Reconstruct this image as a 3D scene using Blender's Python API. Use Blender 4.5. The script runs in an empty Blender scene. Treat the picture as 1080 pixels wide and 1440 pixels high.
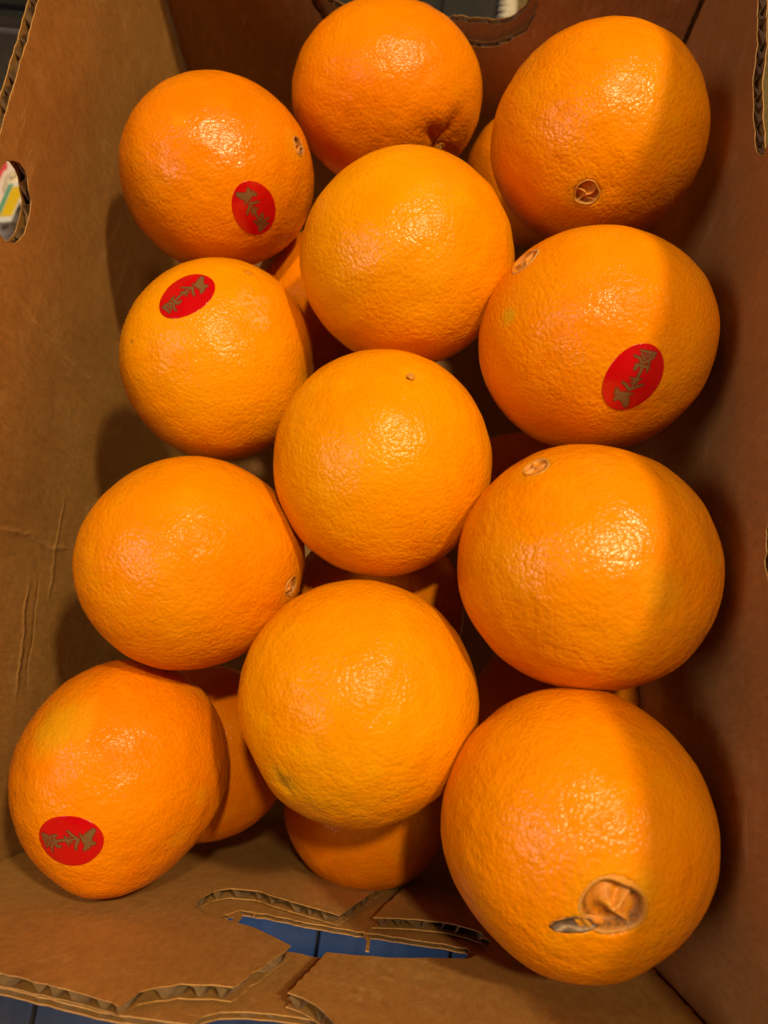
import bpy, bmesh, math, random
import numpy as np
from mathutils import Vector, geometry

# ------------------------------------------------------------------ camera, light, exposure
sc = bpy.context.scene
R = math.radians
PITCH, YAW, FPX = R(73.0), R(7.0), 1050.0
ZF = 0.50                                   # camera height above the inside of the box floor
CAM = np.array([0.0, 0.0, ZF])
cd = bpy.data.cameras.new('camera'); cam = bpy.data.objects.new('camera', cd)
sc.collection.objects.link(cam); sc.camera = cam
cam.location = CAM; cam.rotation_euler = (math.pi/2-PITCH, 0, YAW)
cd.sensor_fit = 'HORIZONTAL'; cd.sensor_width = 36; cd.lens = 36*FPX/1080
cd.clip_start = 0.01; cd.clip_end = 50
cd.dof.use_dof = True; cd.dof.focus_distance = 0.262; cd.dof.aperture_fstop = 15

w = bpy.data.worlds.new('World'); sc.world = w; w.use_nodes = True
bg = w.node_tree.nodes['Background']
bg.inputs[0].default_value = (1.0, 0.72, 0.5, 1); bg.inputs[1].default_value = 0.016

def lamp(name, az, el, dist, size, watts, col, target=(-0.02, 0.13, 0.26), shape='DISK', size_y=None):
    l = bpy.data.lights.new(name, 'AREA'); l.shape = shape; l.size = size
    if size_y: l.size_y = size_y
    l.energy = watts; l.color = col
    o = bpy.data.objects.new(name, l); sc.collection.objects.link(o)
    a, e = R(az), R(el); t = Vector(target)
    d = Vector((math.sin(a)*math.cos(e), math.cos(a)*math.cos(e), math.sin(e)))
    o.location = t+d*dist
    o.rotation_euler = d.to_track_quat('Z', 'Y').to_euler()
    return o
lamp('ceiling_lamp', 60, 66, 1.7, 0.10, 20.0, (1.0, 0.77, 0.42))
lamp('ceiling_lamp_overhead', 40, 81, 1.7, 0.09, 17.0, (1.0, 0.77, 0.42))
lamp('window_light', -112, 45, 1.5, 0.60, 5.6, (1.0, 0.80, 0.84), shape='RECTANGLE', size_y=0.30)
sl = bpy.data.lights.new('floor_light', 'SPOT'); sl.energy = 430; sl.color = (0.14, 0.42, 1.0); sl.spot_size = R(7); sl.spot_blend = 1.0; sl.shadow_soft_size = 0.08
so = bpy.data.objects.new('floor_light', sl); sc.collection.objects.link(so); so.location = (-1.1, -0.30, 0.75)
so.rotation_euler = (Vector(so.location)-Vector((-0.06, -0.108, 0.0))).to_track_quat('Z', 'Y').to_euler()

sc.render.engine = 'CYCLES'
sc.cycles.use_denoising = True
sc.cycles.max_bounces = 6; sc.cycles.diffuse_bounces = 2; sc.cycles.use_adaptive_sampling = True; sc.cycles.adaptive_threshold = 0.02
vs = sc.view_settings
vs.view_transform = 'Standard'; vs.look = 'None'; vs.exposure = 0; vs.gamma = 1
vs.use_curve_mapping = False

# ------------------------------------------------------------------ helpers
F = np.array([0, math.cos(PITCH), -math.sin(PITCH)]); U = np.array([0, math.sin(PITCH), math.cos(PITCH)]); X = np.array([1., 0, 0])
cy, sy = math.cos(YAW), math.sin(YAW)
RZ = np.array([[cy, -sy, 0], [sy, cy, 0], [0, 0, 1]])
XB, UB, FB = RZ@X, RZ@U, RZ@F
def ray(px, py):
    d = XB*(px-540)/FPX - UB*(py-720)/FPX + FB
    return d/np.linalg.norm(d)
def obj(name, me, mat=None, parent=None, loc=None):
    o = bpy.data.objects.new(name, me); sc.collection.objects.link(o)
    if mat: me.materials.append(mat)
    if parent: o.parent = parent
    if loc is not None: o.location = loc
    return o
def empty(name, loc):
    o = bpy.data.objects.new(name, None); sc.collection.objects.link(o); o.location = loc
    o.empty_display_size = 0.02
    return o
def tag(o, label, cat, group=None):
    o['label'] = label; o['category'] = cat
    if group: o['group'] = group
    return o
def mesh(name, v, f, smooth=True):
    me = bpy.data.meshes.new(name)
    me.from_pydata([tuple(map(float, q)) for q in v], [], [tuple(map(int, q)) for q in f]); me.update()
    if smooth:
        me.polygons.foreach_set('use_smooth', [True]*len(me.polygons))
    return me
def attr(me, name, cols):
    a = me.color_attributes.new(name, 'FLOAT_COLOR', 'POINT')
    c = np.ones((len(me.vertices), 4), dtype=np.float32); c[:, :3] = cols
    a.data.foreach_set('color', c.ravel())

class N:                                        # tiny node builder
    def __init__(s, name):
        s.m = bpy.data.materials.new(name); s.m.use_nodes = True
        s.t = s.m.node_tree; s.t.nodes.clear()
        s.out = s.n('ShaderNodeOutputMaterial'); s.b = s.n('ShaderNodeBsdfPrincipled')
        s.l(s.b.outputs[0], s.out.inputs[0])
    def n(s, ty, **kw):
        x = s.t.nodes.new(ty)
        for k, v in kw.items(): setattr(x, k, v)
        return x
    def l(s, a, b): s.t.links.new(a, b)
    def set(s, sock, v):
        if hasattr(v, 'links') or isinstance(v, bpy.types.NodeSocket): s.l(v, sock)
        else: sock.default_value = v
    def coord(s, scale=(1, 1, 1), loc=(0, 0, 0)):
        c = s.n('ShaderNodeTexCoord'); m = s.n('ShaderNodeMapping')
        m.inputs['Scale'].default_value = scale; m.inputs['Location'].default_value = loc
        s.l(c.outputs['Object'], m.inputs[0]); return m.outputs[0]
    def noise(s, vec, scale, detail=2, rough=0.5, dist=0):
        x = s.n('ShaderNodeTexNoise'); s.l(vec, x.inputs['Vector'])
        x.inputs['Scale'].default_value = scale; x.inputs['Detail'].default_value = detail
        x.inputs['Roughness'].default_value = rough; x.inputs['Distortion'].default_value = dist
        return x.outputs['Fac']
    def voro(s, vec, scale, feature='F1', smooth=0.3, rnd=1.0):
        x = s.n('ShaderNodeTexVoronoi', feature=feature); s.l(vec, x.inputs['Vector'])
        x.inputs['Scale'].default_value = scale; x.inputs['Randomness'].default_value = rnd
        if feature == 'SMOOTH_F1': x.inputs['Smoothness'].default_value = smooth
        return x.outputs['Distance']
    def ramp(s, fac, *stops):
        x = s.n('ShaderNodeValToRGB'); s.set(x.inputs[0], fac)
        e = x.color_ramp.elements
        while len(e) < len(stops): e.new(0.5)
        for k, (p, c) in zip(e, stops):
            k.position = p; k.color = (c, c, c, 1) if isinstance(c, (int, float)) else (*c, 1)
        return x.outputs[0]
    def mix(s, fac, a, b, mode='MIX'):
        x = s.n('ShaderNodeMix', data_type='RGBA', blend_type=mode)
        s.set(x.inputs[0], fac)
        s.set(x.inputs[6], (*a, 1) if isinstance(a, tuple) else a)
        s.set(x.inputs[7], (*b, 1) if isinstance(b, tuple) else b)
        return x.outputs[2]
    def math(s, op, a, b=0.0, clamp=False):
        x = s.n('ShaderNodeMath', operation=op, use_clamp=clamp)
        s.set(x.inputs[0], a); s.set(x.inputs[1], b); return x.outputs[0]
    def bump(s, h, strength, dist, normal=None):
        x = s.n('ShaderNodeBump'); s.set(x.inputs['Height'], h)
        x.inputs['Strength'].default_value = strength; x.inputs['Distance'].default_value = dist
        if normal: s.l(normal, x.inputs['Normal'])
        return x.outputs[0]
    def P(s, **kw):
        for k, v in kw.items():
            k = k.replace('_', ' ')
            s.set(s.b.inputs[k], (*v, 1) if isinstance(v, tuple) and len(v) == 3 and k != 'Subsurface Radius' else v)

# ------------------------------------------------------------------ materials
def peel_material(name, hue_a, hue_b, seed):
    n = N(name)
    tc = n.n('ShaderNodeTexCoord'); oi = n.n('ShaderNodeObjectInfo'); va = n.n('ShaderNodeVectorMath', operation='ADD')
    rv = n.n('ShaderNodeCombineXYZ'); rnd = oi.outputs['Random']
    n.l(n.math('MULTIPLY', rnd, 3.7), rv.inputs[0]); n.l(n.math('MULTIPLY', rnd, 5.3), rv.inputs[1])
    n.l(tc.outputs['Object'], va.inputs[0]); n.l(rv.outputs[0], va.inputs[1]); c = va.outputs[0]
    low = n.noise(c, 24, 3, 0.6)
    bl = n.noise(c, 75, 2, 0.6)
    col = n.mix(n.ramp(low, (0.32, 0.0), (0.68, 1.0)), hue_a, hue_b)
    col = n.mix(n.ramp(bl, (0.52, 0.0), (0.75, 0.30)), col, tuple(x*k for x, k in zip(hue_b, (1.0, 1.22, 1.5))))
    t = n.n('ShaderNodeVertexColor', layer_name='tint'); sp = n.n('ShaderNodeSeparateColor'); n.l(t.outputs[0], sp.inputs[0])
    brk = n.ramp(low, (0.3, 0.6), (0.65, 1.0))
    col = n.mix(sp.outputs[0], col, (0.66, 0.36, 0.008))
    col = n.mix(n.math('MULTIPLY', sp.outputs[1], brk, True), col, (0.16, 0.07, 0.012))
    wav = n.noise(c, 520, 1, 0.5)
    col = n.mix(n.math('MULTIPLY', sp.outputs[2], n.ramp(wav, (0.42, 0), (0.56, 1)), True), col, (0.80, 0.44, 0.16))
    vo = n.n('ShaderNodeTexVoronoi', feature='F1'); n.l(c, vo.inputs['Vector']); vo.inputs['Scale'].default_value = 720
    por = vo.outputs['Distance']; sc_ = n.n('ShaderNodeSeparateColor'); n.l(vo.outputs['Color'], sc_.inputs[0])
    dots = n.math('MULTIPLY', n.ramp(por, (0.12, 1.0), (0.30, 0.0)), n.ramp(sc_.outputs[0], (0.10, 0.15), (0.80, 1.0)))   # pores of different depth
    gate = n.ramp(low, (0.40, 1.0), (0.62, 0.25))
    dg = n.math('MULTIPLY', dots, gate)
    col = n.mix(n.math('MULTIPLY', dg, 0.42), col, tuple(x*k for x, k in zip(hue_a, (0.66, 0.45, 1.0))))
    # relief: fine oil glands with pits, and a softer waviness whose strength differs from fruit to fruit
    big = n.noise(c, 165, 1, 0.5)
    h = n.math('ADD', n.math('MULTIPLY', por, -0.42), n.math('MULTIPLY', wav, 0.42))
    h = n.math('SUBTRACT', h, n.math('MULTIPLY', dots, 0.22))
    h = n.math('ADD', h, n.math('MULTIPLY', big, n.math('ADD', 0.35, n.math('MULTIPLY', rnd, 0.75))))
    nb = n.bump(h, 0.60, 0.0009)
    # wax wears off in patches, so gloss comes and goes over the skin
    wax = n.math('MULTIPLY', n.ramp(n.noise(c, 48, 2, 0.6), (0.40, 0.12), (0.56, 1.0)), n.math('ADD', 0.45, n.math('MULTIPLY', n.math('FRACT', n.math('MULTIPLY', rnd, 7.31)), 0.6)))
    n.P(Base_Color=col, Roughness=0.27, Normal=nb, IOR=1.42)
    n.l(n.math('MULTIPLY', wax, 0.56), n.b.inputs['Specular IOR Level'])
    return n.m
OR = [peel_material('peel_deep', (0.82, 0.195, 0.0), (0.85, 0.250, 0.0), 1),
      peel_material('peel_mid', (0.83, 0.222, 0.0), (0.86, 0.280, 0.0), 2),
      peel_material('peel_golden', (0.84, 0.255, 0.0), (0.87, 0.320, 0.0), 3)]

def navel_material():
    n = N('navel_skin'); c = n.coord()
    t = n.n('ShaderNodeVertexColor', layer_name='tint'); sp = n.n('ShaderNodeSeparateColor'); n.l(t.outputs[0], sp.inputs[0])
    ns = n.noise(c, 900, 3, 0.6)
    col = n.mix(n.ramp(ns, (0.3, 0), (0.7, 1)), (0.62, 0.17, 0.002), (0.72, 0.28, 0.004))
    col = n.mix(n.math('MULTIPLY', sp.outputs[1], n.ramp(ns, (0.3, 0.4), (0.6, 1)), True), col, (0.13, 0.055, 0.015))
    col = n.mix(n.math('MULTIPLY', sp.outputs[0], n.ramp(n.noise(c, 700, 3), (0.33, 0.45), (0.55, 1)), True), col, (0.60, 0.38, 0.14))
    col = n.mix(sp.outputs[2], col, (0.42, 0.26, 0.02))
    n.P(Base_Color=col, Roughness=0.55, Normal=n.bump(ns, 0.5, 0.0006))
    return n.m
NAV = navel_material()

def sticker_material():
    n = N('sticker_foil'); c = n.coord()
    t = n.n('ShaderNodeVertexColor', layer_name='print'); sp = n.n('ShaderNodeSeparateColor'); n.l(t.outputs[0], sp.inputs[0])
    red = n.mix(n.noise(c, 160, 2), (0.50, 0.0012, 0.003), (0.62, 0.002, 0.004))
    col = n.mix(sp.outputs[1], red, (0.17, 0.018, 0.006))
    col = n.mix(sp.outputs[0], col, (0.20, 0.10, 0.034))
    n.P(Base_Color=col, Roughness=0.22, Normal=n.bump(n.noise(c, 150, 2), 0.35, 0.0010))
    n.b.inputs['Coat Weight'].default_value = 0.5; n.b.inputs['Coat Roughness'].default_value = 0.15
    return n.m
STK = sticker_material()

def kraft(name, a, b, pale, seed=0, rough=0.55, axis='yz', creases=()):
    n = N(name); c = n.coord(loc=(seed, seed*2, seed*3))
    fib = n.noise(n.coord(scale=(1, 1, 0.35) if axis else (1, 1, 1), loc=(seed, 0, 0)), 420, 4, 0.65)
    big = n.noise(c, 14, 4, 0.55); mid = n.noise(c, 70, 4, 0.6)
    col = n.mix(n.ramp(big, (0.3, 0), (0.72, 1)), a, b)
    col = n.mix(n.ramp(fib, (0.35, 0.0), (0.75, 0.45)), col, tuple(x*0.62 for x in a))
    col = n.mix(n.ramp(mid, (0.55, 0.0), (0.78, 0.30)), col, pale)
    # rubbed scratches: long thin pale marks in patches
    sx = n.noise(n.coord(scale=(1, 0.16, 1), loc=(seed+4, 0, 2)), 190, 3, 0.5, 0.6)
    scm = n.math('MULTIPLY', n.ramp(sx, (0.60, 0.0), (0.66, 1.0)), n.ramp(n.noise(c, 20, 2), (0.50, 0.0), (0.62, 1.0)))
    col = n.mix(n.math('MULTIPLY', scm, 0.32), col, pale)
    fl_ = n.ramp(n.noise(n.coord(scale=(1, 0.5, 1), loc=(seed, 5, 1)), 1500, 1), (0.64, 0.0), (0.72, 0.5))
    col = n.mix(fl_, col, tuple(x*0.45 for x in a))
    h = n.math('ADD', n.math('MULTIPLY', fib, 0.5), n.math('MULTIPLY', big, 3.0))
    if creases:
        sx_ = n.n('ShaderNodeSeparateXYZ'); n.l(n.coord(), sx_.inputs[0])
        wv = n.math('MULTIPLY', n.math('SUBTRACT', n.noise(c, 45, 3, 0.6), 0.5), 0.010)
        for (ca, cb, hw, amp) in creases:        # a crease runs from ca to cb (y, z) on the wall
            L = math.hypot(cb[0]-ca[0], cb[1]-ca[1]); ux, uz = (cb[0]-ca[0])/L, (cb[1]-ca[1])/L
            dy = n.math('SUBTRACT', sx_.outputs[1], ca[0]); dz = n.math('SUBTRACT', sx_.outputs[2], ca[1])
            al = n.math('ADD', n.math('MULTIPLY', dy, ux), n.math('MULTIPLY', dz, uz))
            ac = n.math('ADD', n.math('SUBTRACT', n.math('MULTIPLY', dy, -uz), n.math('MULTIPLY', dz, -ux)), wv)
            prof = n.math('SUBTRACT', 1.0, n.math('DIVIDE', n.math('ABSOLUTE', ac), hw), True)
            fade = n.math('MULTIPLY', n.math('DIVIDE', al, 0.01, True), n.math('DIVIDE', n.math('SUBTRACT', L, al), 0.01, True))
            m_ = n.math('MULTIPLY', n.math('POWER', prof, 1.6), fade)
            h = n.math('ADD', h, n.math('MULTIPLY', m_, amp))
            col = n.mix(n.math('MULTIPLY', m_, 0.14), col, pale)
    h = n.math('ADD', h, n.math('MULTIPLY', n.noise(n.coord(scale=(1, 1, 0.2)), 55, 3, 0.55), 1.2))
    n.P(Base_Color=col, Roughness=rough, Normal=n.bump(h, 0.5, 0.0012))
    n.b.inputs['Specular IOR Level'].default_value = 0.35
    return n.m
KRAFT = kraft('kraft_liner', (0.40, 0.195, 0.050), (0.52, 0.265, 0.072), (0.66, 0.42, 0.18), 1)
KRAFT2 = kraft('kraft_liner_flap', (0.42, 0.205, 0.056), (0.54, 0.28, 0.080), (0.66, 0.42, 0.18), 7, axis='xz')
CORE = kraft('kraft_core', (0.34, 0.20, 0.095), (0.46, 0.29, 0.15), (0.62, 0.42, 0.25), 4, rough=0.8)

def simple(name, a, b, scale, rough=0.5, bs=0.3, bd=0.0008):
    n = N(name); c = n.coord(); ns = n.noise(c, scale, 4, 0.6)
    n.P(Base_Color=n.mix(n.ramp(ns, (0.3, 0), (0.7, 1)), a, b), Roughness=rough, Normal=n.bump(ns, bs, bd))
    return n.m
def wood(name, a, b):
    n = N(name); g = n.noise(n.coord(scale=(1, 0.07, 1)), 130, 5, 0.6, 0.5)
    col = n.mix(n.ramp(g, (0.3, 0), (0.7, 1)), a, b)
    n.P(Base_Color=col, Roughness=0.7, Normal=n.bump(g, 0.25, 0.0008)); return n.m
PLANK = [wood('floor_plank_a', (0.009, 0.008, 0.008), (0.020, 0.017, 0.016)), wood('floor_plank_b', (0.011, 0.010, 0.009), (0.024, 0.020, 0.018))]
BLACK = simple('black_plastic', (0.008, 0.008, 0.008), (0.016, 0.016, 0.014), 300, 0.45)
GREY = simple('grey_trim', (0.09, 0.09, 0.10), (0.13, 0.13, 0.14), 300, 0.4)
OLIVE = simple('dark_olive_fabric', (0.020, 0.021, 0.013), (0.034, 0.034, 0.022), 500, 0.8)

# ------------------------------------------------------------------ setting: floor of planks
fl = obj('floor', mesh('floor', [(-3, -3, -0.03), (3, -3, -0.03), (3, 4, -0.03), (-3, 4, -0.03)], [(0, 1, 2, 3)], False), PLANK[0])
fl['kind'] = 'structure'
def box_bm(bm, a, b, bev=0.0):
    r = bmesh.ops.create_cube(bm, size=1)
    for v in r['verts']:
        v.co = Vector([(a[i]+b[i])/2+v.co[i]*(b[i]-a[i]) for i in range(3)])
    if bev: bmesh.ops.bevel(bm, geom=[e for e in bm.edges if all(v in r['verts'] for v in e.verts)], offset=bev, segments=2, affect='EDGES')
def box_mesh(name, a, b, bev=0.0):
    bm = bmesh.new(); box_bm(bm, a, b, bev); me = bpy.data.meshes.new(name); bm.to_mesh(me); bm.free(); return me
pm = [box_mesh('plank', (0.0006, -1.2, -0.028), (0.0794, 1.3, -0.0055), 0.0012) for k in range(2)]
for k in range(2): pm[k].materials.append(PLANK[k])
for i in range(22):
    o = obj('plank', pm[i % 2], None, fl, (-0.905+0.08*i, 0, 0))

# ------------------------------------------------------------------ cardboard box
box = tag(empty('cardboard_box', (-0.025, 0.14, 0)), 'open brown corrugated cardboard box holding all the oranges', 'box')
BO = np.array([-0.025, 0.14, 0])
rng = np.random.default_rng(5)
def densify(poly, step=0.003, jit=0.0):
    out = []
    for i in range(len(poly)):
        a = np.array(poly[i], float); b = np.array(poly[(i+1) % len(poly)], float)
        k = max(1, int(np.linalg.norm(b-a)/step))
        for j in range(k):
            q = a+(b-a)*j/k
            if jit: q = q+rng.normal(0, jit, 2)
            out.append(q)
    return np.array(out)
def inside(pt, polys):
    c = False
    for p in polys:
        x, y = p[:, 0], p[:, 1]; x2, y2 = np.roll(x, -1), np.roll(y, -1)
        m = (y > pt[1]) != (y2 > pt[1])
        if m.any():
            xi = x[m]+(pt[1]-y[m])*(x2[m]-x[m])/(y2[m]-y[m])
            if (np.count_nonzero(xi > pt[0]) % 2): c = not c
    return c
def stadium(x0, x1, z0, z1, n=9):
    r = (z1-z0)/2; zc = (z0+z1)/2; r = min(r, (x1-x0)/2); pts = []
    for k in range(n+1):
        a = -math.pi/2+math.pi*k/n; pts.append((x1-r+r*math.cos(a), zc+(z1-z0)/2*math.sin(a)))
    for k in range(n+1):
        a = math.pi/2+math.pi*k/n; pts.append((x0+r+r*math.cos(a), zc+(z1-z0)/2*math.sin(a)))
    return pts
TH, LT = 0.0040, 0.00038                      # board thickness, liner thickness
def board(name, outer, holes, fmap, mat, label=None, jit=0.0002, pitch=0.0075, phase=0.0, flute=True, TH=TH):
    """outer / holes: polygons in (s, z); fmap(s, z, d) -> xyz, d = depth outward from the inner face."""
    polys = [densify(outer, 0.003, jit)]+[densify(h, 0.0022, jit*2.0) for h in holes]
    mn, mx = polys[0].min(0), polys[0].max(0)
    pts = [p for q in polys for p in q]; edges = []; o = 0
    for q in polys:
        edges += [(o+i, o+(i+1) % len(q)) for i in range(len(q))]; o += len(q)
    for s in np.arange(mn[0]+0.006, mx[0], 0.012):
        for z in np.arange(mn[1]+0.006, mx[1], 0.012):
            if inside((s, z), polys) and min(np.min(np.hypot(q[:, 0]-s, q[:, 1]-z)) for q in polys) > 0.003: pts.append(np.array((s, z)))
    r = geometry.delaunay_2d_cdt([Vector(p) for p in pts], edges, [], 0, 1e-7)
    V2 = [np.array(v) for v in r[0]]
    T = [t for t in r[2] if inside(sum(V2[i] for i in t)/len(t), polys)]
    ecount = {}
    for t in T:
        for a, b in zip(t, t[1:]+t[:1]): ecount[(a, b)] = 1
    bnd = [(a, b) for (a, b) in ecount if (b, a) not in ecount]
    v, f = [], []
    for d0, d1 in ((0.0, LT), (TH-LT, TH)):
        o = len(v); n = len(V2)
        v += [fmap(p[0], p[1], d0)-BO for p in V2]+[fmap(p[0], p[1], d1)-BO for p in V2]
        for t in T:
            f.append(tuple(o+i for i in t)); f.append(tuple(o+n+i for i in reversed(t)))
        for a, b in bnd: f.append((o+b, o+a, o+n+a, o+n+b))
    me = mesh(name, v, f, False)
    ob = obj(name, me, mat, box)
    if label: ob['label'] = label
    if flute:                                   # wavy medium between the liners, running up the board
        def cuts(s):
            zs = []
            for q in polys:
                x, y = q[:, 0], q[:, 1]; x2, y2 = np.roll(x, -1), np.roll(y, -1)
                m = (x > s) != (x2 > s)
                zs += list(y[m]+(s-x[m])*(y2[m]-y[m])/(x2[m]-x[m]))
            zs.sort(); return [(zs[i], zs[i+1]) for i in range(0, len(zs)-1, 2)]
        v, f = [], []; prev = None
        for s in np.arange(mn[0]+0.0004, mx[0]-0.0004, pitch/14):
            wob = 0.20*math.sin(s*310+phase)+0.14*math.sin(s*97+phase)+0.08*math.sin(s*811)
            ph = (s/pitch+wob)*2*math.pi+phase
            a = math.sin(ph); a = math.copysign(abs(a)**0.8, a)
            d = TH/2+(TH/2-LT*1.25)*a*(0.93+0.07*math.sin(s*190+phase))
            cur = []
            for z0, z1 in cuts(s):
                z0 += 0.0002; z1 -= 0.0002
                zz = [z0+(z1-z0)*k/4 for k in range(5)]
                for z in zz: v.append(fmap(s, z, d)-BO)
                cur.append((z0, z1, len(v)-5))
            if prev:
                for a0, a1, ia in prev:
                    for b0, b1, ib in cur:
                        if min(a1, b1)-max(a0, b0) > 0.5*min(a1-a0, b1-b0) and abs(a0-b0) < 0.01 and abs(a1-b1) < 0.01:
                            for k in range(4): f.append((ia+k, ib+k, ib+k+1, ia+k+1))
            prev = cur
        c = obj('corrugated_core', mesh('corrugated_core', v, f), CORE, ob)
    return ob
Z = lambda z: z+ZF                              # heights were measured down from the camera
xl, xr, yf = -0.157, 0.108, 0.349
def near_y(x, z): return -0.0705-(z-Z(-0.287))*0.068+0.018*(x+0.02)
def left_map(s, z, d):
    b = 0.0035*math.sin(math.pi*(s+0.07)/0.42)*math.sin(math.pi*min(1, max(0, z/0.30)))
    return np.array((xl-b-d, s, z))
def right_map(s, z, d): return np.array((xr+d+0.004*(s-0.1)*(1 if s > 0.1 else 0), s, z))
def far_map(s, z, d): return np.array((s, yf+d, z))
def far_map2(s, z, d): return np.array((s, yf+TH+0.0006+d, z))
def flap_map(s, z, d):                         # crushed along the top edge at the left
    q = min(1.0, max(0.0, (z-Z(-0.245))/0.022))*min(1.0, max(0.0, (-0.050-s)/0.012))
    return np.array((s, near_y(s, z)-d*(1-0.55*q), z))
def near_map(s, z, d): return np.array((s, near_y(s, z)-TH-0.0008-d, z))
# left side wall with a round vent near its top edge
ltop = lambda y: Z(-0.2085)+0.06*(y-0.215)
lh = [(0.1705+0.0150*math.cos(a), Z(-0.2288)+0.0128*math.sin(a)) for a in np.linspace(0, 2*math.pi, 22)[:-1]]
lh2 = [(0.03+0.0150*math.cos(a), Z(-0.236)+0.0128*math.sin(a)) for a in np.linspace(0, 2*math.pi, 22)[:-1]]
def on_left(px, py):
    d = ray(px, py); p = CAM+d*(xl-0.002)/d[0]; return (p[1]-BO[1], p[2]-BO[2])
LEFTK = kraft('kraft_liner_creased', (0.40, 0.195, 0.050), (0.52, 0.265, 0.072), (0.66, 0.42, 0.18), 1, creases=(
    (on_left(42, 810), on_left(22, 985), 0.0026, 0.9), (on_left(58, 800), on_left(36, 975), 0.0022, -0.5), (on_left(-10, 742), on_left(105, 775), 0.0024, 0.7),
    (on_left(95, 690), on_left(70, 850), 0.0022, 0.7), (on_left(20, 420), on_left(150, 560), 0.0018, 0.35), (on_left(120, 120), on_left(165, 230), 0.0018, 0.4)))
board('side_wall', [(-0.0745, 0.003), (0.3475, 0.003), (0.3475, ltop(0.34)), (0.215, ltop(0.215)), (-0.0745, ltop(-0.066))], [lh, lh2], left_map, LEFTK, 'lit left side wall with a round vent hole near its top edge')
# right side wall, a little taller, with slots along the fold
s1 = [(0.213, Z(-0.2160)), (0.218, Z(-0.2195)), (0.235, Z(-0.2215)), (0.252, Z(-0.2210)), (0.262, Z(-0.2180)), (0.268, Z(-0.2167)), (0.30, Z(-0.2155)), (0.302, Z(-0.196)), (0.214, Z(-0.196))]
s2 = [(0.049, Z(-0.2155)), (0.055, Z(-0.2180)), (0.066, Z(-0.2205)), (0.075, Z(-0.2185)), (0.083, Z(-0.2150)), (0.083, Z(-0.198)), (0.049, Z(-0.198))]
board('side_wall', [(-0.0745, 0.003), (0.3475, 0.003), (0.3475, Z(-0.098)), (-0.0745, Z(-0.098))], [s1, s2], right_map, KRAFT, 'shaded right side wall with torn slots along its top', phase=1.0)
# far end: inner and outer board, each with the hand hole
board('end_flap', [(xl+0.001, 0.003), (xr-0.001, 0.003), (xr-0.001, Z(-0.212)), (xl+0.001, Z(-0.212))], [stadium(-0.0815, 0.0325, Z(-0.3010), Z(-0.2545))], far_map, KRAFT, 'dark inner board of the far end with hand hole')
board('end_wall', [(xl-TH, 0.003), (xr+TH, 0.003), (xr+TH, Z(-0.210)), (xl-TH, Z(-0.210))], [stadium(-0.0785, 0.0300, Z(-0.2920), Z(-0.2560))], far_map2, KRAFT, phase=2.0)
# near end: outer wall and two inner flaps that leave a slanting gap
def on_near(px, py, off=0.0):
    d = ray(px, py); t = 0.2
    for _ in range(40):
        p = CAM+d*t
        t *= 1+(near_y(p[0], p[2])-off-p[1])/(d[1]*t)
    p = CAM+d*t; return (p[0], p[2])
hole_in = [on_near(*q) for q in ((276, 1276), (283, 1262), (300, 1253), (325, 1249), (360, 1252), (399, 1264), (440, 1276), (478, 1286), (500, 1289), (524, 1290), (560, 1291), (593, 1293), (625, 1297), (653, 1303), (678, 1312), (690, 1324), (684, 1338), (660, 1348), (610, 1347), (550, 1347), (500, 1343), (460, 1339), (410, 1330), (360, 1305), (315, 1292), (290, 1287))]
hole_out = [on_near(*q, TH+0.0008) for q in ((311, 1292), (318, 1284), (340, 1280), (380, 1286), (430, 1297), (500, 1309), (560, 1318), (620, 1327), (655, 1333), (664, 1340), (655, 1347), (620, 1352), (560, 1353), (500, 1351), (440, 1345), (390, 1335), (350, 1318), (322, 1303))]
gl = [on_near(*q) for q in ((300, 1413), (330, 1389), (410, 1330), (478, 1287), (522, 1256))]
gr = [on_near(*q) for q in ((380, 1420), (405, 1396), (460, 1340), (524, 1290), (556, 1258))]
def xline(pl, z):
    zs = [p[1] for p in pl]; i = np.argsort(zs)
    A = np.polyfit([p[1] for p in pl], [p[0] for p in pl], 1); return A[0]*z+A[1]
zb = 0.003; bz = Z(-0.405)
tl, nl = on_near(2, 1367), on_near(158, 1409)
tz = lambda x: tl[1]+(nl[1]-tl[1])*min(1.0, max(-0.8, (x-tl[0])/(nl[0]-tl[0])))
def flap(side):
    if side < 0:
        xg = lambda z: xline(gl, z)
        notch = [on_near(*q) for q in ((328, 1388), (300, 1384), (255, 1384), (222, 1387), (198, 1394), (182, 1405), (168, 1416))]
        return [(xl+0.0015, zb), (xg(bz), zb), (xg(bz), bz)]+hole_in[:8][::-1]+hole_in[22:][::-1]+notch+[nl, tl, (xl+0.0015, tz(xl))]
    xg = lambda z: xline(gr, z)
    notch = [on_near(*q) for q in ((405, 1396), (424, 1402), (444, 1413), (462, 1428), (474, 1443), (484, 1465))]
    zt = nl[1]+0.004
    pts = [(xg(bz), zb), (xg(bz), bz)]+hole_in[9:22]+notch+[(notch[-1][0]+0.004, zt), (xr-0.0015, zt), (xr-0.0015, zb)]
    return pts[::-1]
board('end_flap', flap(-1), [], flap_map, KRAFT2, 'near inner flap at the left with a cut notch in its top edge', phase=0.6)
board('end_flap', flap(1), [], flap_map, KRAFT2, 'near inner flap at the right beside the largest orange', phase=2.2)
oo = TH+0.0008
ol, orr = on_near(0, 1399, oo+0.002), on_near(150, 1437, oo+0.002)
onotch = [on_near(*q, oo) for q in ((500, 1470), (470, 1446), (440, 1434), (400, 1427), (350, 1422), (310, 1423), (284, 1429), (268, 1440))]
zt = max(orr[1], onotch[0][1])+0.002
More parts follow.
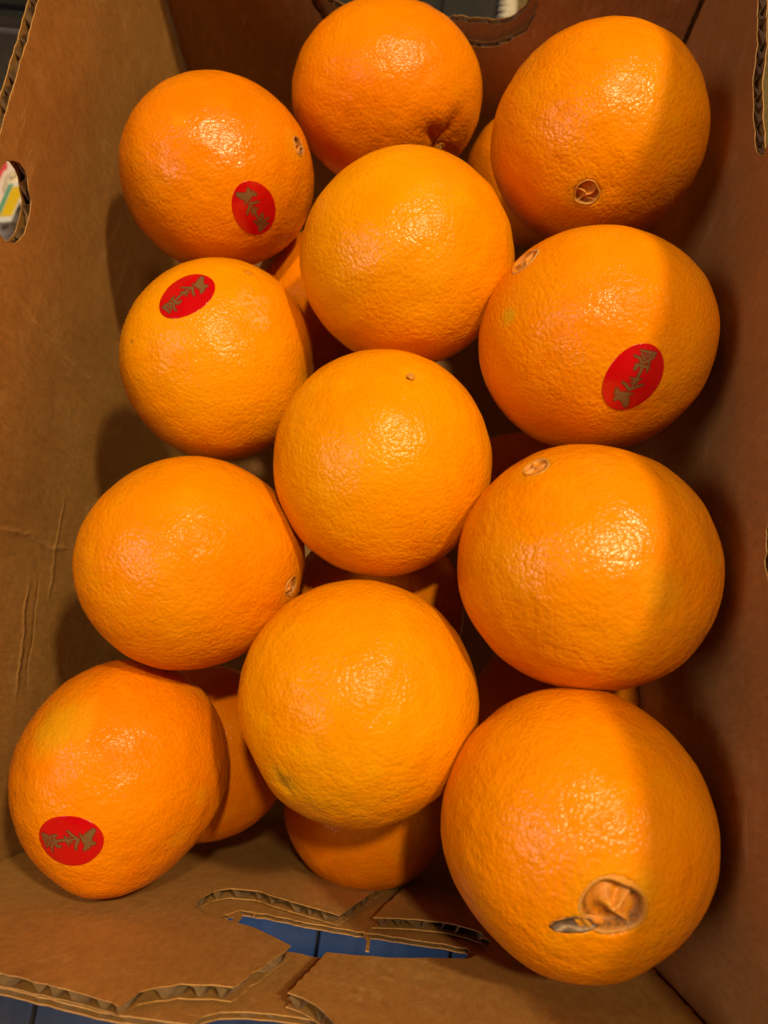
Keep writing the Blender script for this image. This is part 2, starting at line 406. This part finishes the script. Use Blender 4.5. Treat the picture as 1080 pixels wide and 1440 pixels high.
board('end_wall', [(xl-TH, zb), (xr+TH, zb), (xr+TH, zt), (onotch[0][0]+0.004, zt)]+onotch+[orr, ol, (xl-TH, ol[1])], [hole_out], near_map, KRAFT2, phase=1.5, TH=0.0020, pitch=0.011)
for tab in (((509, 1308), (516, 1321), (514, 1335), (519, 1336), (521, 1320), (519, 1309)), ((318, 1284), (330, 1290), (322, 1297), (331, 1299), (341, 1288), (338, 1281)), ((352, 1279), (356, 1286), (364, 1281))):
    q = [on_near(*k, oo) for k in tab]; nq = len(q)
    v = [near_map(a_, b_, 0.0004)-BO for a_, b_ in q]+[near_map(a_, b_, 0.0008)-BO for a_, b_ in q]
    obj('torn_tab', mesh('torn_tab', v, [tuple(range(nq)), tuple(range(2*nq-1, nq-1, -1))]+[(k, nq+k, nq+(k+1) % nq, (k+1) % nq) for k in range(nq)], False), KRAFT2, box)
obj('bottom_panel', box_mesh('bottom_panel', np.array((xl-TH, -0.068, -0.0045))-BO, np.array((xr+TH, yf+0.006, 0.0))-BO), KRAFT, box)

# ------------------------------------------------------------------ oranges
BB = {'L1': (163, 441, 101, 385), 'L2': (166, 445, 360, 648), 'L3': (103, 425, 639, 942), 'L4': (9, 320, 924, 1258),
      'C1': (411, 680, -3, 262), 'C2': (420, 722, 209, 515), 'C3': (384, 691, 490, 810), 'C4': (334, 671, 815, 1163),
      'R1': (690, 1001, 25, 345), 'R2': (671, 1012, 315, 635), 'R3': (641, 1018, 623, 973), 'R4': (620, 1012, 966, 1387),
      'M1': (657, 872, 138, 350), 'M2': (350, 560, 320, 545), 'M3': (620, 850, 608, 825), 'M4': (405, 655, 735, 985),
      'M5': (663, 913, 885, 1130), 'M6': (165, 407, 935, 1185), 'M7': (398, 635, 1010, 1253)}
def cubesphere(n):
    v = {}; V = []; Fc = []
    def idx(p):
        k = tuple(np.round(p*n*2).astype(int))
        if k not in v:
            v[k] = len(V); V.append(p)
        return v[k]
    for ax in range(3):
        for sg in (-1, 1):
            for i in range(n):
                for j in range(n):
                    q = []
                    for di, dj in ((0, 0), (1, 0), (1, 1), (0, 1)):
                        p = np.zeros(3); p[ax] = sg; p[(ax+1) % 3] = -1+2*(i+di)/n; p[(ax+2) % 3] = -1+2*(j+dj)/n
                        q.append(idx(p))
                    Fc.append(q if sg > 0 else q[::-1])
    V = np.array(V); V = np.tan(V*math.pi/4)
    return V/np.linalg.norm(V, axis=1)[:, None], Fc
HI, LO = cubesphere(72), cubesphere(40)
AX = np.stack([XB, UB, -FB])                    # rows: view right, view up, towards the viewer
class Orange:
    def __init__(s, key, mat, label, bumps=(), blots=(), seed=0):
        s.low = key[0] == 'M'; r0 = 0.0395 if s.low else 0.042
        x0, x1, y0, y1 = BB[key]
        def ang(a, b, c):
            a, b = math.atan((a-c)/FPX), math.atan((b-c)/FPX); return (a+b)/2, (b-a)/2
        (tx, ax), (ty, ay) = ang(x0, x1, 540), ang(y0, y1, 720)
        zz = math.sqrt(r0/math.sin(ax)*math.cos(tx)*r0/math.sin(ay)*math.cos(ty))
        s.rx, s.ry = zz/math.cos(tx)*math.sin(ax), zz/math.cos(ty)*math.sin(ay); s.rz = (s.rx+s.ry)/2
        s.c = CAM+XB*zz*math.tan(tx)-UB*zz*math.tan(ty)+FB*zz
        g = np.random.default_rng(seed+11)
        s.k = np.concatenate([g.normal(0, 1.5, (7, 3)), g.normal(0, 5, (10, 3)), g.normal(0, 13, (16, 3))]); s.ph = g.uniform(0, 6.28, 33)
        s.am = np.concatenate([np.full(7, 0.0060), np.full(10, 0.0014), np.full(16, 0.0006)])
        s.bumps = []; s.dents = []
        s.bumps = [(s.dir(px, py), amp*1e-3, wd) for px, py, amp, wd in bumps]
        s.blots = [(s.dir(px, py), rad, ch, amt) for px, py, rad, ch, amt in blots]
        s.parts = []; s.mat = mat; s.label = label; s.creases = []
    def r0(s, d):                               # smooth radius in direction d (n,3)
        l = d@AX.T
        r = 1/np.sqrt((l[:, 0]/s.rx)**2+(l[:, 1]/s.ry)**2+(l[:, 2]/s.rz)**2)
        r = r*(1+(np.sin(d@s.k.T*1.0+s.ph)*s.am).sum(1))
        for a, amp, wd in s.bumps:
            r = r+amp*np.exp(-(np.arccos(np.clip(d@a, -1, 1))/wd)**2)
        return r
    def dir(s, px, py):                         # direction of the surface point seen there
        q = ray(px, py); o = CAM-s.c; t = -(o@q); best = None
        lo = max(0.0, t-0.09); ts = np.linspace(lo, t+0.01, 900); P = o+ts[:, None]*q
        n = np.linalg.norm(P, axis=1); h = n-s.r0(P/n[:, None])
        i = np.argmax(h < 0) if (h < 0).any() else np.argmin(h)
        return P[i]/n[i]
    def frame(s, a, up):
        up = up-a*(up@a); up = up/np.linalg.norm(up); return np.cross(up, a), up      # right, up
    def surf(s, d, h):
        return d*(s.r0(d)+h)[:, None]
    def build(s):
        V, Fc = LO if s.low else HI
        r = s.r0(V)
        dd = np.zeros(len(V))
        for a, ang, depth in s.dents:
            t = np.arccos(np.clip(V@a, -1, 1))/ang
            dd = np.maximum(dd, depth*np.clip((1.0-t)/0.35, 0, 1))
        r = r-dd
        for a, ang, depth, nf, ph in s.creases:
            e1, e2 = s.frame(a, np.array([0.3, 0.5, 0.8])); th = np.arctan2(V@e1, V@e2)
            t = np.arccos(np.clip(V@a, -1, 1))/ang
            env = np.exp(-t**2); fold = t*np.exp(-(t/1.1)**2)
            r = r-depth*env*(1-0.0)-depth*0.32*fold*(0.6+np.sin(nf*th+ph)+0.5*np.sin((nf+2)*th+1+ph))
        me = mesh('orange', V*r[:, None], Fc)
        tint = np.zeros((len(V), 3)); g = np.random.default_rng(3)
        kk = g.normal(0, 9, (9, 3)); wob = np.sin(V@kk.T+g.uniform(0, 6, 9)).sum(1)*0.10
        for a, rad, ch, amt in s.blots:
            t = np.arccos(np.clip(V@a, -1, 1))/rad+wob
            tint[:, ch] = np.maximum(tint[:, ch], amt*np.clip(1.45-t, 0, 1))
        attr(me, 'tint', tint)
        o = obj('orange', me, s.mat, None, s.c)
        tag(o, s.label, 'orange', None)
        for nm, m, mt in s.parts: obj(nm, m, mt, o)
        return o
    def disc(s, px, py, rad, up_px, hfun, cfun, nr=18, nt=56, rmax=1.35, asp=1.0, dent=None):
        a = s.dir(px, py); e1, e2 = s.frame(a, s.dir(*up_px)-a); Rm = s.r0(a[None])[0]
        rr = np.linspace(0.0, rmax, nr+1)[1:]; th = np.arange(nt)/nt*2*math.pi
        rg, tg = np.meshgrid(rr, th, indexing='ij'); rg, tg = rg.ravel(), tg.ravel()
        rg = np.concatenate([[0], rg]); tg = np.concatenate([[0], tg])
        u, v = rg*np.cos(tg)*rad, rg*np.sin(tg)*rad*asp
        d = a[None]*Rm+u[:, None]*e1+v[:, None]*e2; d = d/np.linalg.norm(d, axis=1)[:, None]
        P = s.surf(d, hfun(rg, tg))
        f = [(0, 1+j, 1+(j+1) % nt) for j in range(nt)]
        for i in range(nr-1):
            for j in range(nt):
                p, q = 1+i*nt+j, 1+i*nt+(j+1) % nt; f.append((p, p+nt, q+nt, q))
        me = mesh('disc', P, f); attr(me, 'tint', cfun(rg, tg))
        if dent: s.dents.append((a, rad*dent[0]/Rm, dent[1]))
        return me
    def navel(s, px, py, rad, spokes, seed=0, pale=0.9, green=0.0, brown=0.25, depth=0.0016, up=None, asp=1.0, name='navel', rim=1.0, bulb=0.0):
        g = np.random.default_rng(seed); j = g.uniform(0, 6.28, 6)
        off = g.uniform(-0.22, 0.22, 2)
        def sp(r, t):                            # spokes meet off centre, like membranes between segments
            x, y = r*np.cos(t)-off[0], r*np.sin(t)-off[1]; t2 = np.arctan2(y, x); m = np.zeros_like(r)
            for a in spokes:
                dd = np.abs(np.angle(np.exp(1j*(t2-a-0.25*np.sin(3*r+j[1]))))); dist = np.hypot(x, y)*np.sin(np.minimum(dd, 1.57))
                m = np.maximum(m, np.exp(-(dist/0.10)**2)*(dd < 1.57))
            return np.maximum(m, np.exp(-(np.hypot(x, y)/0.14)**2))
        edge = lambda t: 1+0.07*np.sin(2*t+j[0])+0.05*np.sin(3*t+j[2])+0.03*np.sin(5*t+j[3])
        def h(r, t):
            q = r/edge(t); rm = np.exp(-((q-1.04)/(0.10*rim))**2)
            pit = np.clip((0.98-q)/0.22, 0, 1); pit = pit*pit*(3-2*pit)
            lump = 0.5+0.5*np.sin(4*r*np.cos(t)+j[4])*np.sin(4*r*np.sin(t)+j[5])
            skirt = np.clip((q-1.07)/0.10, 0, 1); bb_ = np.exp(-((r*np.cos(t)+0.22)**2+(r*np.sin(t)-0.12)**2)/0.13)*bulb
            return 0.00016*rm-pit*depth*(1-0.72*sp(r, t)-0.30*lump)+0.00002-skirt*0.0006+pit*depth*0.85*bb_
        def c(r, t):
            q = r/edge(t); ring = np.exp(-((q-1.02)/(0.085*rim))**2)
            o = np.zeros((len(r), 3)); inn = q < 0.97
            o[:, 0] = pale*np.clip(np.maximum(ring*np.clip(0.55+0.45*np.sin(t+j[3])+0.25*np.sin(3*t+j[1]), 0, 1), 0.40*sp(r, t)*inn), 0, 1)
            o[:, 1] = brown*np.clip(np.exp(-((q-0.86)/0.10)**2)+0.55*np.clip(np.sin(7*r*np.cos(t)+j[0])*np.sin(6*r*np.sin(t)+j[4])-0.2, 0, 1)*(q < 0.9), 0, 1)
            o[:, 2] = green*np.exp(-((q-1.15)/0.22)**2)
            return o
        me = s.disc(px, py, rad, up or (px, py-8), h, c, nr=24, asp=asp, dent=(1.03, depth*1.5+0.0012))
        me.name = name; s.parts.append((name, me, NAV))
    def scar(s, px, py, rad, seed=0, pale=0.5, brown=0.8, green=0.3):
        g = np.random.default_rng(seed); j = g.uniform(0, 6.28, 4)
        ed = lambda t: 1+0.25*np.sin(3*t+j[0])+0.2*np.sin(5*t+j[1])
        h = lambda r, t: np.where(r/ed(t) < 1, 0.00025*np.cos(np.minimum(r/ed(t), 1)*5), -0.0004)-0.0001*(r > 1.1)
        def c(r, t):
            q = r/ed(t); o = np.zeros((len(r), 3))
            o[:, 0] = pale*np.exp(-(q/0.45)**2); o[:, 1] = brown*np.exp(-((q-0.7)/0.25)**2); o[:, 2] = green*np.exp(-(q/0.8)**2); return o
        me = s.disc(px, py, rad, (px, py-8), h, c, nr=10, nt=30, rmax=1.25); me.name = 'stem_scar'
        s.parts.append(('stem_scar', me, NAV))
    def sticker(s, px, py, down, major=0.0122, minor=0.0094, lift=0.00022):
        a = s.dir(px, py); dn = s.dir(px+down[0], py+down[1])-a
        e1, e2 = s.frame(a, -dn); Rm = s.r0(a[None])[0]
        nr, nt = 74, 220
        rr = np.linspace(0, 1, nr+1)[1:]; th = np.arange(nt)/nt*2*math.pi
        rg, tg = np.meshgrid(rr, th, indexing='ij'); rg = np.concatenate([[0], rg.ravel(), np.full(nt, 1.004)]); tg = np.concatenate([[0], tg.ravel(), th])
        ex, ey = rg*np.cos(tg), rg*np.sin(tg)
        u, v = ex*minor, ey*major
        d = a[None]*Rm+u[:, None]*e1+v[:, None]*e2; d = d/np.linalg.norm(d, axis=1)[:, None]
        hh = np.where(rg > 1.001, -0.0003, lift); P = s.surf(d, hh)
        f = [(0, 1+j, 1+(j+1) % nt) for j in range(nt)]
        for i in range(nr):
            for j in range(nt):
                p, q = 1+i*nt+j, 1+i*nt+(j+1) % nt; f.append((p, p+nt, q+nt, q))
        me = mesh('sticker', P, f)
        sd = stroke_dist(ex*minor/major, ey)
        pr = np.zeros((len(P), 3)); pr[:, 0] = np.clip(-sd/0.022+0.5, 0, 1); pr[:, 1] = np.clip((0.042-sd)/0.03, 0, 1)
        attr(me, 'print', pr); s.parts.append(('sticker', me, STK))

# brush lettering printed on every sticker: strokes as (x, y, width), y down the sticker
RAW = [[(400, 1010, 62), (375, 925, 74), (325, 835, 84), (250, 838, 62), (226, 872, 36)], [(236, 755, 40), (350, 785, 66), (420, 800, 40), (495, 812, 12)],
       [(250, 690, 40), (272, 765, 60)], [(405, 1000, 56), (418, 900, 46), (400, 815, 60)],
       [(335, 582, 18), (392, 642, 34), (440, 728, 44), (520, 712, 26), (645, 688, 24)], [(455, 536, 12), (520, 575, 30), (615, 590, 10)],
       [(462, 612, 18), (590, 602, 18)], [(545, 560, 24), (505, 640, 26), (480, 695, 24)], [(545, 640, 14), (560, 690, 14)],
       [(556, 560, 28), (598, 480, 36), (632, 395, 36)], [(526, 410, 40), (552, 352, 36), (640, 388, 34), (722, 425, 34), (698, 482, 20)],
       [(522, 205, 14), (600, 260, 30), (632, 335, 28)], [(628, 148, 14), (720, 188, 30), (842, 240, 34), (800, 302, 26), (725, 332, 30), (742, 385, 20)],
       [(640, 190, 18), (648, 262, 20), (705, 335, 18)], [(706, 215, 16), (690, 292, 16)], [(768, 218, 16), (742, 302, 16)],
       [(612, 330, 22), (680, 345, 26), (785, 292, 18)], [(655, 250, 14), (795, 262, 16)]]
e_ = np.array([0.545, -0.838]); ri_ = np.array([-0.838, -0.545]); c0_ = np.array([505., 570.])
STROKES = [[(((np.array(p[:2])-c0_)@ri_)/560, -((np.array(p[:2])-c0_)@e_)/560, p[2]/1120*1.12) for p in s_] for s_ in RAW]
def stroke_dist(x, y):
    best = np.full(len(x), 9.0)
    for st in STROKES:
        for (ax, ay, aw), (bx, by, bw) in zip(st, st[1:]):
            dx, dy = bx-ax, by-ay; t = np.clip(((x-ax)*dx+(y-ay)*dy)/(dx*dx+dy*dy+1e-9), 0, 1)
            best = np.minimum(best, np.hypot(x-ax-t*dx, y-ay-t*dy)-(aw+(bw-aw)*t))
    return best

YG, BR, PA = 0, 1, 2
o = Orange('L1', OR[0], 'orange in the far left corner, red oval sticker low on its right side', seed=1,
           blots=[(418, 205, 0.14, YG, 0.35), (250, 170, 0.05, YG, 0.3)], bumps=[(360, 380, -1.2, 0.5)])
o.navel(421, 206, 0.0038, (0.6, 3.0, 4.6), 1, pale=0.4, brown=0.9, depth=0.0022); o.sticker(359, 295, (9, 18)); o.build()
o = Orange('L2', OR[2], 'yellowish orange with a tilted red sticker near its top, against the left wall', seed=2,
           blots=[(349, 384, 0.05, BR, 0.35), (350, 420, 0.16, PA, 0.5), (362, 445, 0.10, PA, 0.5), (186, 480, 0.018, BR, 0.8), (441, 520, 0.13, YG, 0.8)],
           bumps=[(200, 420, -1.0, 0.5), (438, 520, -1.5, 0.35)])
o.scar(349, 384, 0.0017, 4); o.navel(441, 522, 0.0032, (1.0, 3.2, 5.0), 2, pale=0.4, green=0.6, brown=0.7); o.sticker(261, 414, (-18, 14)); o.build()
o = Orange('L3', OR[1], 'orange without sticker by the left wall, third from the far end', seed=3,
           blots=[(380, 727, 0.05, BR, 0.25), (410, 823, 0.12, YG, 0.35)], bumps=[(130, 690, -1.0, 0.5)])
o.navel(410, 825, 0.0036, (1.4, 3.5, 5.2), 3, pale=0.4, green=0.3, brown=0.9); o.build()
o = Orange('L4', OR[0], 'orange in the near left corner with a yellow-green blush and red sticker', seed=4,
           blots=[(82, 1018, 0.24, YG, 0.6), (285, 1120, 0.10, YG, 0.3), (250, 1180, 0.09, YG, 0.25)],
           bumps=[(130, 1252, 2.2, 0.30), (60, 960, -1.5, 0.5), (270, 1200, -1.5, 0.45)])
o.sticker(96, 1184, (-20, -1)); o.build()
o = Orange('C1', OR[0], 'dimpled orange against the far wall, in front of its hand hole', seed=5, blots=[(620, 207, 0.07, BR, 0.35), (620, 207, 0.10, YG, 0.3)])
o.creases.append((o.dir(622, 206), 0.26, 0.0042, 4, 0.4)); o.scar(619, 209, 0.0022, 9, pale=0.3, green=0.5); o.build()
o = Orange('C2', OR[2], 'plain orange in the middle row, just in front of the dimpled one', seed=6); o.build()
o = Orange('C3', OR[2], 'middle orange with a tiny pale stem button near its top edge', seed=7, blots=[(578, 527, 0.10, YG, 0.35), (512, 770, 0.04, BR, 0.2)])
o.creases.append((o.dir(578, 527), 0.10, 0.0012, 5, 0.0)); o.scar(578, 528, 0.0013, 12, pale=1.0, brown=0.1, green=0.3); o.build()
o = Orange('C4', OR[2], 'nearest orange of the middle row, with a small greenish dimple low on its left', seed=8,
           blots=[(397, 1103, 0.05, BR, 0.5), (400, 1100, 0.12, YG, 0.6), (470, 1110, 0.35, YG, 0.22)], bumps=[(500, 1090, 1.2, 0.5), (350, 1075, -1.6, 0.25)])
o.creases.append((o.dir(397, 1103), 0.09, 0.0010, 4, 0.0)); o.build()
o = Orange('R1', OR[1], 'orange in the far right corner with a round segmented navel', seed=9, blots=[(826, 272, 0.15, YG, 0.5), (834, 70, 0.02, BR, 0.5)],
           bumps=[(735, 90, -1.6, 0.45), (960, 60, 0.8, 0.4)])
o.navel(825, 272, 0.0048, (0.35, 2.1, 3.5, 5.2), 5, pale=0.45, green=0.5, brown=0.6, asp=0.92, depth=0.0022); o.build()
o = Orange('R2', OR[1], 'orange by the right wall with a red sticker whose lettering is upside down', seed=10, blots=[(717, 443, 0.06, YG, 0.8), (740, 365, 0.10, YG, 0.3)])
o.navel(736, 366, 0.0056, (0.9, 2.9, 4.9), 6, pale=1.0, brown=0.1); o.sticker(891, 533, (14, -24)); o.build()
o = Orange('R3', OR[1], 'orange by the right wall with a pale ringed navel at its upper left', seed=11, blots=[(753, 655, 0.14, YG, 0.35), (930, 830, 0.14, YG, 0.3)])
o.navel(753, 656, 0.0044, (1.3, 3.35, 5.9), 7, pale=1.0, green=0.25, brown=0.1); o.build()
o = Orange('R4', OR[1], 'largest orange, near right corner, with a wide navel and a corky split beside it', seed=12, blots=[(862, 1262, 0.24, YG, 0.45), (820, 1300, 0.10, YG, 0.5)],
           bumps=[(660, 1330, -1.6, 0.45), (960, 1340, -0.6, 0.4)])
o.navel(863, 1277, 0.0082, (5.3, 0.5), 8, pale=0.5, green=0.25, brown=1.0, depth=0.0044, asp=0.95, rim=0.38, bulb=0.8)
def fis_h(r, t):
    y = r*np.sin(t)
    return np.where(r < 1, 0.0002-0.0013*np.clip((1-r)/0.5, 0, 1)*(y > -0.55)+0.0005*np.exp(-((y+0.45)/0.2)**2), 0.0002-0.0007*np.clip((r-1)/0.3, 0, 1))
def fis_c(r, t):
    x = r*np.cos(t); y = r*np.sin(t); r = r*(1+0.16*np.sin(3*t+0.6)+0.10*np.sin(7*t))
    q = np.tile(np.array((0.80, 0.24, 0.006)), (len(r), 1))
    def lay(c, m): q[:] = q*(1-m[:, None])+np.array(c)*m[:, None]
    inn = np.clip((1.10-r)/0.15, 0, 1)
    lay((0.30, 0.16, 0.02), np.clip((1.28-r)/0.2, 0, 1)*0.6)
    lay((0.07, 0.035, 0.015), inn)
    lay((0.20, 0.125, 0.085), np.exp(-((y-0.05)/0.20)**2)*np.clip((0.9-r)/0.3, 0, 1)*(0.6+0.4*np.sin(9*x+1)))
    lay((0.50, 0.33, 0.18), np.exp(-((y+0.45+0.12*np.sin(5*x))/0.14)**2)*np.clip((1.0-np.abs(x))/0.15, 0, 1)*0.85)
    return q
def split_mat():
    n = N('navel_split_cork'); t = n.n('ShaderNodeVertexColor', layer_name='tint'); ns = n.noise(n.coord(), 900, 3, 0.6)
    n.P(Base_Color=n.mix(n.ramp(ns, (0.35, 0.0), (0.65, 0.35)), t.outputs[0], (0.16, 0.07, 0.02)), Roughness=0.6, Normal=n.bump(ns, 0.6, 0.0006)); return n.m
m = o.disc(806, 1302, 0.0060, (801, 1282), fis_h, fis_c, nr=20, asp=0.38, dent=None); m.name = 'navel_split'; o.parts.append(('navel_split', m, split_mat()))

for fx in (788, 794, 800, 806, 812, 818, 824, 829, 834): o.dents.append((o.dir(fx, 1302 if fx < 826 else 1298), 0.055 if 792 < fx < 820 else 0.044, 0.0022))
o.build()
for k, (key, lab) in enumerate((('M1', 'half-hidden orange below, between the dimpled orange and the far right one'), ('M2', 'deeply shaded orange below, in the gap right of the yellowish stickered one'),
                                ('M3', 'shaded orange below, in the gap under the upside-down sticker orange'), ('M4', 'shadowed orange under the two nearest oranges of the middle row'),
                                ('M5', 'hidden orange under the meeting point of the two nearest right-hand oranges'), ('M6', 'shaded orange wedged below the near left corner orange'),
                                ('M7', 'lower orange resting on the near wall just above its hand hole'))):
    o = Orange(key, OR[(0, 0, 0, 0, 0, 0, 0)[k]], lab, seed=30+k)
    if key == 'M1': o.scar(688, 150, 0.003, 20, pale=0.3, brown=0.6, green=0.6)
    o.build()

# ------------------------------------------------------------------ things outside the box, seen past its edges and through its holes
ZG = -0.0055                                    # top of the floor planks
bm = bmesh.new(); box_bm(bm, (-0.62, 0.475, ZG), (-0.30, 0.60, ZG+0.09), 0.006); me = bpy.data.meshes.new('storage_crate'); bm.to_mesh(me); bm.free()
cr = obj('storage_crate', me, BLACK); tag(cr, 'black plastic crate on the floor beyond the left wall', 'crate')
obj('trim_strip', box_mesh('trim_strip', (-0.61, 0.4735, ZG+0.070), (-0.31, 0.4765, ZG+0.074), 0.0005), GREY, cr)
sa = obj('storage_bag', box_mesh('storage_bag', (-0.66, 0.62, ZG), (-0.25, 0.88, ZG+0.12), 0.02), OLIVE); tag(sa, 'dark olive cloth bag behind the black crate', 'bag')

def garlic(loc, r, seed, lab):
    g = random.Random(seed); v, f = [], []; nt, nz = 40, 22; lob = g.choice((6, 7, 8))
    for i in range(nz+1):
        t = i/nz; z = t*1.5*r
        rad = r*(math.sin(min(1, t*1.08)**0.62*math.pi)**0.75 if t < 0.80 else 0.0)
        if t >= 0.72: rad = r*(0.16+0.46*max(0, (0.86-t)/0.14)**1.4)
        if i == 0: rad = 0.25*r
        for j in range(nt):
            a = j/nt*2*math.pi; q = rad*(1+0.075*abs(math.sin(lob*a/2+seed))*(t < 0.75)-0.03)
            v.append((q*math.cos(a), q*math.sin(a), z))
    for i in range(nz):
        for j in range(nt): f.append((i*nt+j, i*nt+(j+1) % nt, (i+1)*nt+(j+1) % nt, (i+1)*nt+j))
    f.append(tuple(range(nt))[::-1]); f.append(tuple(nz*nt+j for j in range(nt)))
    o = obj('garlic_bulb', mesh('garlic_bulb', v, f), GARLIC, None, loc); tag(o, lab, 'garlic', 'garlic bulbs beyond the left wall')
    return o
GARLIC = simple('garlic_skin', (0.72, 0.58, 0.36), (0.82, 0.72, 0.52), 120, 0.5)
def thr(px, py, z):                             # floor-level spot seen through a hole
    d = ray(px, py); t = (z-ZF)/d[2]; p = CAM+d*t; return p
p1, p2, p3 = thr(7, 284, 0.022), thr(15, 252, 0.022), thr(4, 312, 0.022)
garlic((p1[0], p1[1], 0.004), 0.0125, 1, 'pale garlic bulb seen through the round vent, next to the striped card')
garlic((p3[0], p3[1]-0.004, 0.004), 0.0130, 2, 'pale garlic bulb low in the round vent, half cut off')
garlic((p2[0], p2[1]+0.004, 0.004), 0.0125, 3, 'pale garlic bulb high in the round vent, behind the others')
CARD_W = simple('card_white', (0.72, 0.72, 0.66), (0.78, 0.78, 0.72), 200, 0.4)
CARD_G = simple('card_green', (0.10, 0.34, 0.22), (0.14, 0.40, 0.26), 200, 0.4)
CARD_Y = simple('card_yellow', (0.78, 0.50, 0.012), (0.84, 0.58, 0.02), 200, 0.4)
pc = thr(29, 277, 0.045)
card = tag(empty('striped_card', (pc[0], pc[1], 0.0)), 'green and yellow striped card among the garlic, seen through the round vent', 'card')
card.rotation_euler = (0, R(-20), R(-5))
obj('backing', box_mesh('backing', (-0.0065, -0.020, 0.04), (0.013, 0.016, 0.0404)), CARD_W, card)
obj('green_stripe', box_mesh('green_stripe', (-0.0055, -0.019, 0.0405), (-0.001, 0.015, 0.0407)), CARD_G, card)
obj('yellow_stripe', box_mesh('yellow_stripe', (-0.0002, -0.015, 0.0405), (0.012, 0.012, 0.0407)), CARD_Y, card)
obj('stand', box_mesh('stand', (-0.001, -0.002, -0.004), (0.001, 0.002, 0.0399)), CARD_W, card)
def pouch_mat():
    n = N('pouch_film'); c = n.coord()
    mk = n.ramp(n.noise(n.coord(scale=(1, 0.35, 1)), 160, 2, 0.4, 0.8), (0.60, 0.0), (0.63, 1.0))
    n.P(Base_Color=n.mix(mk, (0.72, 0.60, 0.52), (0.62, 0.06, 0.09)), Roughness=0.25, Normal=n.bump(n.noise(c, 80, 3), 0.6, 0.003)); return n.m
V, Fc = cubesphere(14); pq = thr(4, 262, 0.004)
g = np.random.default_rng(8); kk = g.normal(0, 4, (12, 3)); rr = 1+0.06*np.sin(V@kk.T+g.uniform(0, 6, 12)).sum(1)
po = obj('food_pouch', mesh('food_pouch', V*rr[:, None]*np.array((0.075, 0.085, 0.0075)), Fc), pouch_mat(), None, (pq[0]-0.030, pq[1]+0.004, 0.0025)); tag(po, 'crinkled pale pouch with red print lying under the garlic', 'pouch')

# woven rug beyond the far right corner
RUG = simple('rug_pile', (0.12, 0.08, 0.022), (0.30, 0.20, 0.07), 420, 0.9, 1.0, 0.004)
CORD = simple('rug_cord', (0.52, 0.45, 0.34), (0.70, 0.63, 0.50), 500, 0.85, 0.6, 0.001)
pr_ = thr(698, 10, 0.0)
rug = tag(empty('woven_rug', (pr_[0]+0.012, pr_[1], ZG)), 'tan woven rug with a pale braided edge on the floor past the far end', 'rug')
n1, n2 = 60, 90; g = np.random.default_rng(4); v, f = [], []
for i in range(n1+1):
    for j in range(n2+1):
        v.append((0.004+i/n1*0.42, -0.28+j/n2*0.75, 0.008+0.0022*g.normal()))
for i in range(n1):
    for j in range(n2): p = i*(n2+1)+j; f.append((p, p+n2+1, p+n2+2, p+1))
obj('pile', mesh('pile', v, f), RUG, rug)
v, f = [], []
for s_ in range(2):                             # two twisted strands
    ns, nk = 260, 8; o0 = len(v)
    for i in range(ns):
        y = -0.28+0.75*i/ns; a = y*420+s_*math.pi; cx, cz = -0.002+0.0042*math.cos(a), 0.0085+0.0034*math.sin(a)
        for k in range(nk):
            b = k/nk*2*math.pi; v.append((cx+0.0050*math.cos(b), y, cz+0.0038*math.sin(b)))
    for i in range(ns-1):
        for k in range(nk): f.append((o0+i*nk+k, o0+i*nk+(k+1) % nk, o0+(i+1)*nk+(k+1) % nk, o0+(i+1)*nk+k))
obj('braided_edge', mesh('braided_edge', v, f), CORD, rug)
